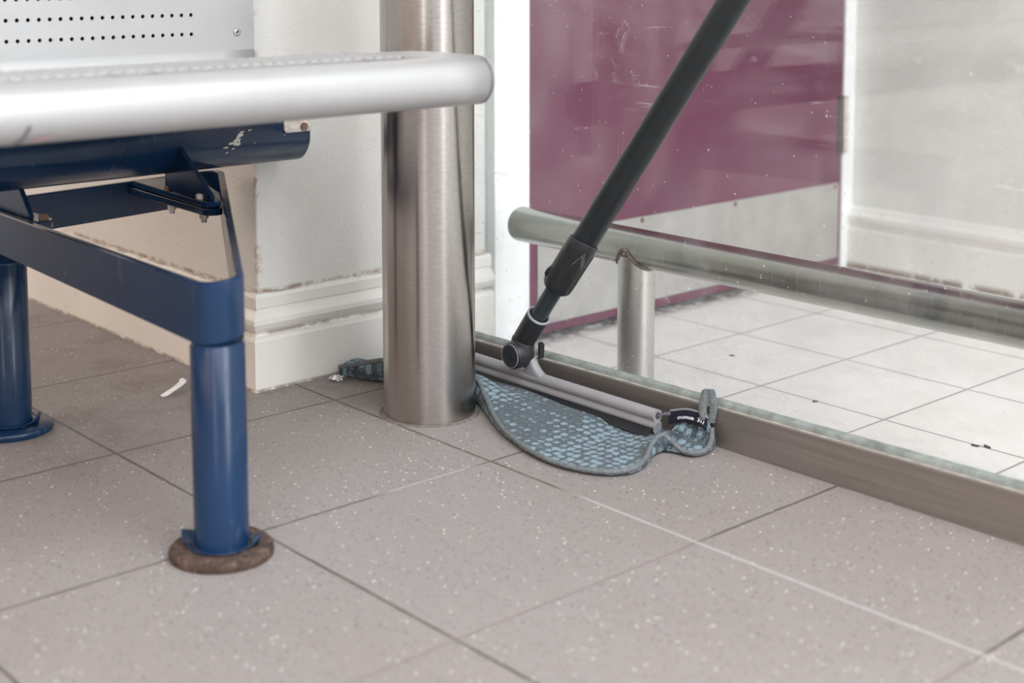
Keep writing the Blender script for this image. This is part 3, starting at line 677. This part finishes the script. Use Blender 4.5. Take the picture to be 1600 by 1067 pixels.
b = MB(); b.tube([p + Vector((0, 0, .0006)) for p in edge], .0030, 10); bn = b.build('edge_binding', BIND, ck); tag(bn, 'grey binding tape along the free edge')
# label tape along the raised back corner
bk = crom([(.0785, .2085, .0270), (.088, .2095, .0300), (.100, .2110, .0335), (.112, .2120, .0345), (.122, .2135, .0335), (.130, .2145, .0300)], 6)
b = MB(); b.grid([[p + Vector((0, .001, .0045)), p, p + Vector((.0018, -.0030, -.0050)), p + Vector((.003, -.0050, -.0085))] for p in bk]); lb = b.build('sewn_label', NAVY, ck, solid=.0012, off=-1); tag(lb, 'dark navy sewn label with white lettering')
b = MB(); random.seed(8)
for i in range(0, len(bk) - 1):
    p = bk[i] + Vector((0, .0004, .0046)); b.tube([p + Vector((0, 0, -.0006)), p.lerp(bk[i + 1] + Vector((0, .0004, .0046)), .5) + Vector((0, 0, .0013)), bk[i + 1] + Vector((0, .0004, .0042))], .0008, 6)
b.build('stitching', simple('pale_stitch', (.30, .30, .34), .8).m, lb)
def text_on(txt, path, size, up, out, name, m, parent):
    cu_ = bpy.data.curves.new('t', 'FONT'); cu_.body = txt; cu_.size = size; cu_.extrude = 0; cu_.offset = .0001
    to = bpy.data.objects.new('t', cu_); COL.objects.link(to); dg = bpy.context.evaluated_depsgraph_get(); dg.update()
    me = bpy.data.meshes.new_from_object(to.evaluated_get(dg)); bpy.data.objects.remove(to); bpy.data.curves.remove(cu_)
    X1 = max(v.co.x for v in me.vertices); b = MB(); vs = []
    for v in me.vertices:
        t = min(max(v.co.x / X1, 0), .9999) * (len(path) - 1); i = int(t); p = path[i].lerp(path[i + 1], t - i)
        vs.append(p + up * v.co.y + out)
    b.add(vs, [tuple(f.vertices) for f in me.polygons]); bpy.data.meshes.remove(me)
    return b.build(name, m, parent)
upv = Vector((-.0018, .0030, .0050)).normalized(); outv = Vector((.0006, -.0012, .0008))
tp = [p + Vector((.0018, -.0030, -.0052)) for p in bk[7:28]]
text_on('ounue  31/', tp, .0062, upv, outv, 'lettering', LETTER, lb)
# hanging loops of grey tape
def ribbon(pts, width_vec, name, m, n=7):
    P = crom(pts, n); b = MB(); wv = Vector(width_vec); b.grid([[p - wv, p + wv] for p in P]); return b.build(name, m, ck, solid=.0014, off=0)
lo = ribbon([(.127, .2135, .024), (.1255, .2130, .036), (.1235, .2135, .046), (.1245, .2150, .056), (.1255, .2165, .0650), (.1290, .2200, .0662), (.1310, .2215, .057), (.1335, .2215, .048), (.1325, .2205, .038), (.1310, .2195, .028)], (.0036, .0030, 0), 'hanging_loop', BIND)
tag(lo, 'upright loop of grey tape at the kerb end')
lo2 = ribbon([(-.340, .115, .026), (-.335, .140, .036), (-.320, .165, .046), (-.300, .175, .046), (-.300, .165, .030)], (.0030, .0045, 0), 'hanging_loop', NAVY); tag(lo2, 'dark loop behind the pillar')
# twisted cord from the bar bore to the label
b = MB(); c0 = Vector((HX1 + .0005, HY, HZ + .0004)); c1 = Vector((.0800, .2085, .0290))
for ph in (0, PI): b.tube([c0.lerp(c1, t) + Vector((0, .0012 * math.cos(ph + t * 16), .0012 * math.sin(ph + t * 16) + .0012 * math.sin(t * PI))) for t in [i / 30 for i in range(31)]], .0010, 7)
b.build('twisted_cord', simple('cord_grey', (.14, .13, .16), .8).m, ck)

# ------------------------------------------------------------------ litter
P = crom([(-.452, -.158, .0030), (-.458, -.145, .0050), (-.468, -.128, .0062), (-.482, -.114, .0060), (-.496, -.106, .0040)], 6); b = MB()
b.grid([[p + Vector((.0038, .0034, .0000)), p + Vector((0, 0, .0026)), p + Vector((-.0038, -.0034, 0)), p + Vector((0, 0, -.0016))] for p in P], close_v=True, caps=True)
tag(b.build('plastic_strip', WPLAS), 'short curved white plastic strip lying on the floor under the bench', 'plastic strip')
random.seed(12); bm = bmesh.new(); bmesh.ops.create_icosphere(bm, subdivisions=3, radius=1)
mb = MB(); vs = []
for v in bm.verts:
    k_ = 1 + .22 * math.sin(v.co.x * 7 + 1) * math.sin(v.co.y * 9) + random.uniform(-.08, .08); c_ = v.co * k_
    vs.append((-.3660 + c_.x * .0075 + c_.y * .003, .0500 + c_.y * .0085, max(.0004, .0040 + c_.z * .0045)))
mb.add(vs, [tuple(q.index for q in f.verts) for f in bm.faces]); bm.free()
tag(mb.build('foil_ball', FOIL), 'small crumpled ball of silver foil by the skirting board', 'foil')
# dark flecks on the white tiles
for (x, y, a, l) in ((.088, .432, .5, .006), (.028, .424, 1.2, .004), (.186, .470, .9, .005), (.262, .566, .2, .0055), (.274, .573, -.3, .006), (.022, .566, 1.0, .004), (-.20, .66, .5, .004)):
    b = MB(); n = 9; o_ = []
    for q in range(n):
        t = 2 * PI * q / n; px_, py_ = l * math.cos(t), l * .32 * math.sin(t) * (1 + .3 * math.sin(3 * t))
        o_.append((x + px_ * math.cos(a) - py_ * math.sin(a), y + px_ * math.sin(a) + py_ * math.cos(a), -.0449))
    b.prism(o_, (0, 0, .0022)); tag(b.build('dirt_fleck', DIRT, bevel=.0006), 'tiny dark fleck of dirt on the white tiles behind the glass', 'dirt', 'dark flecks on the white tiles')
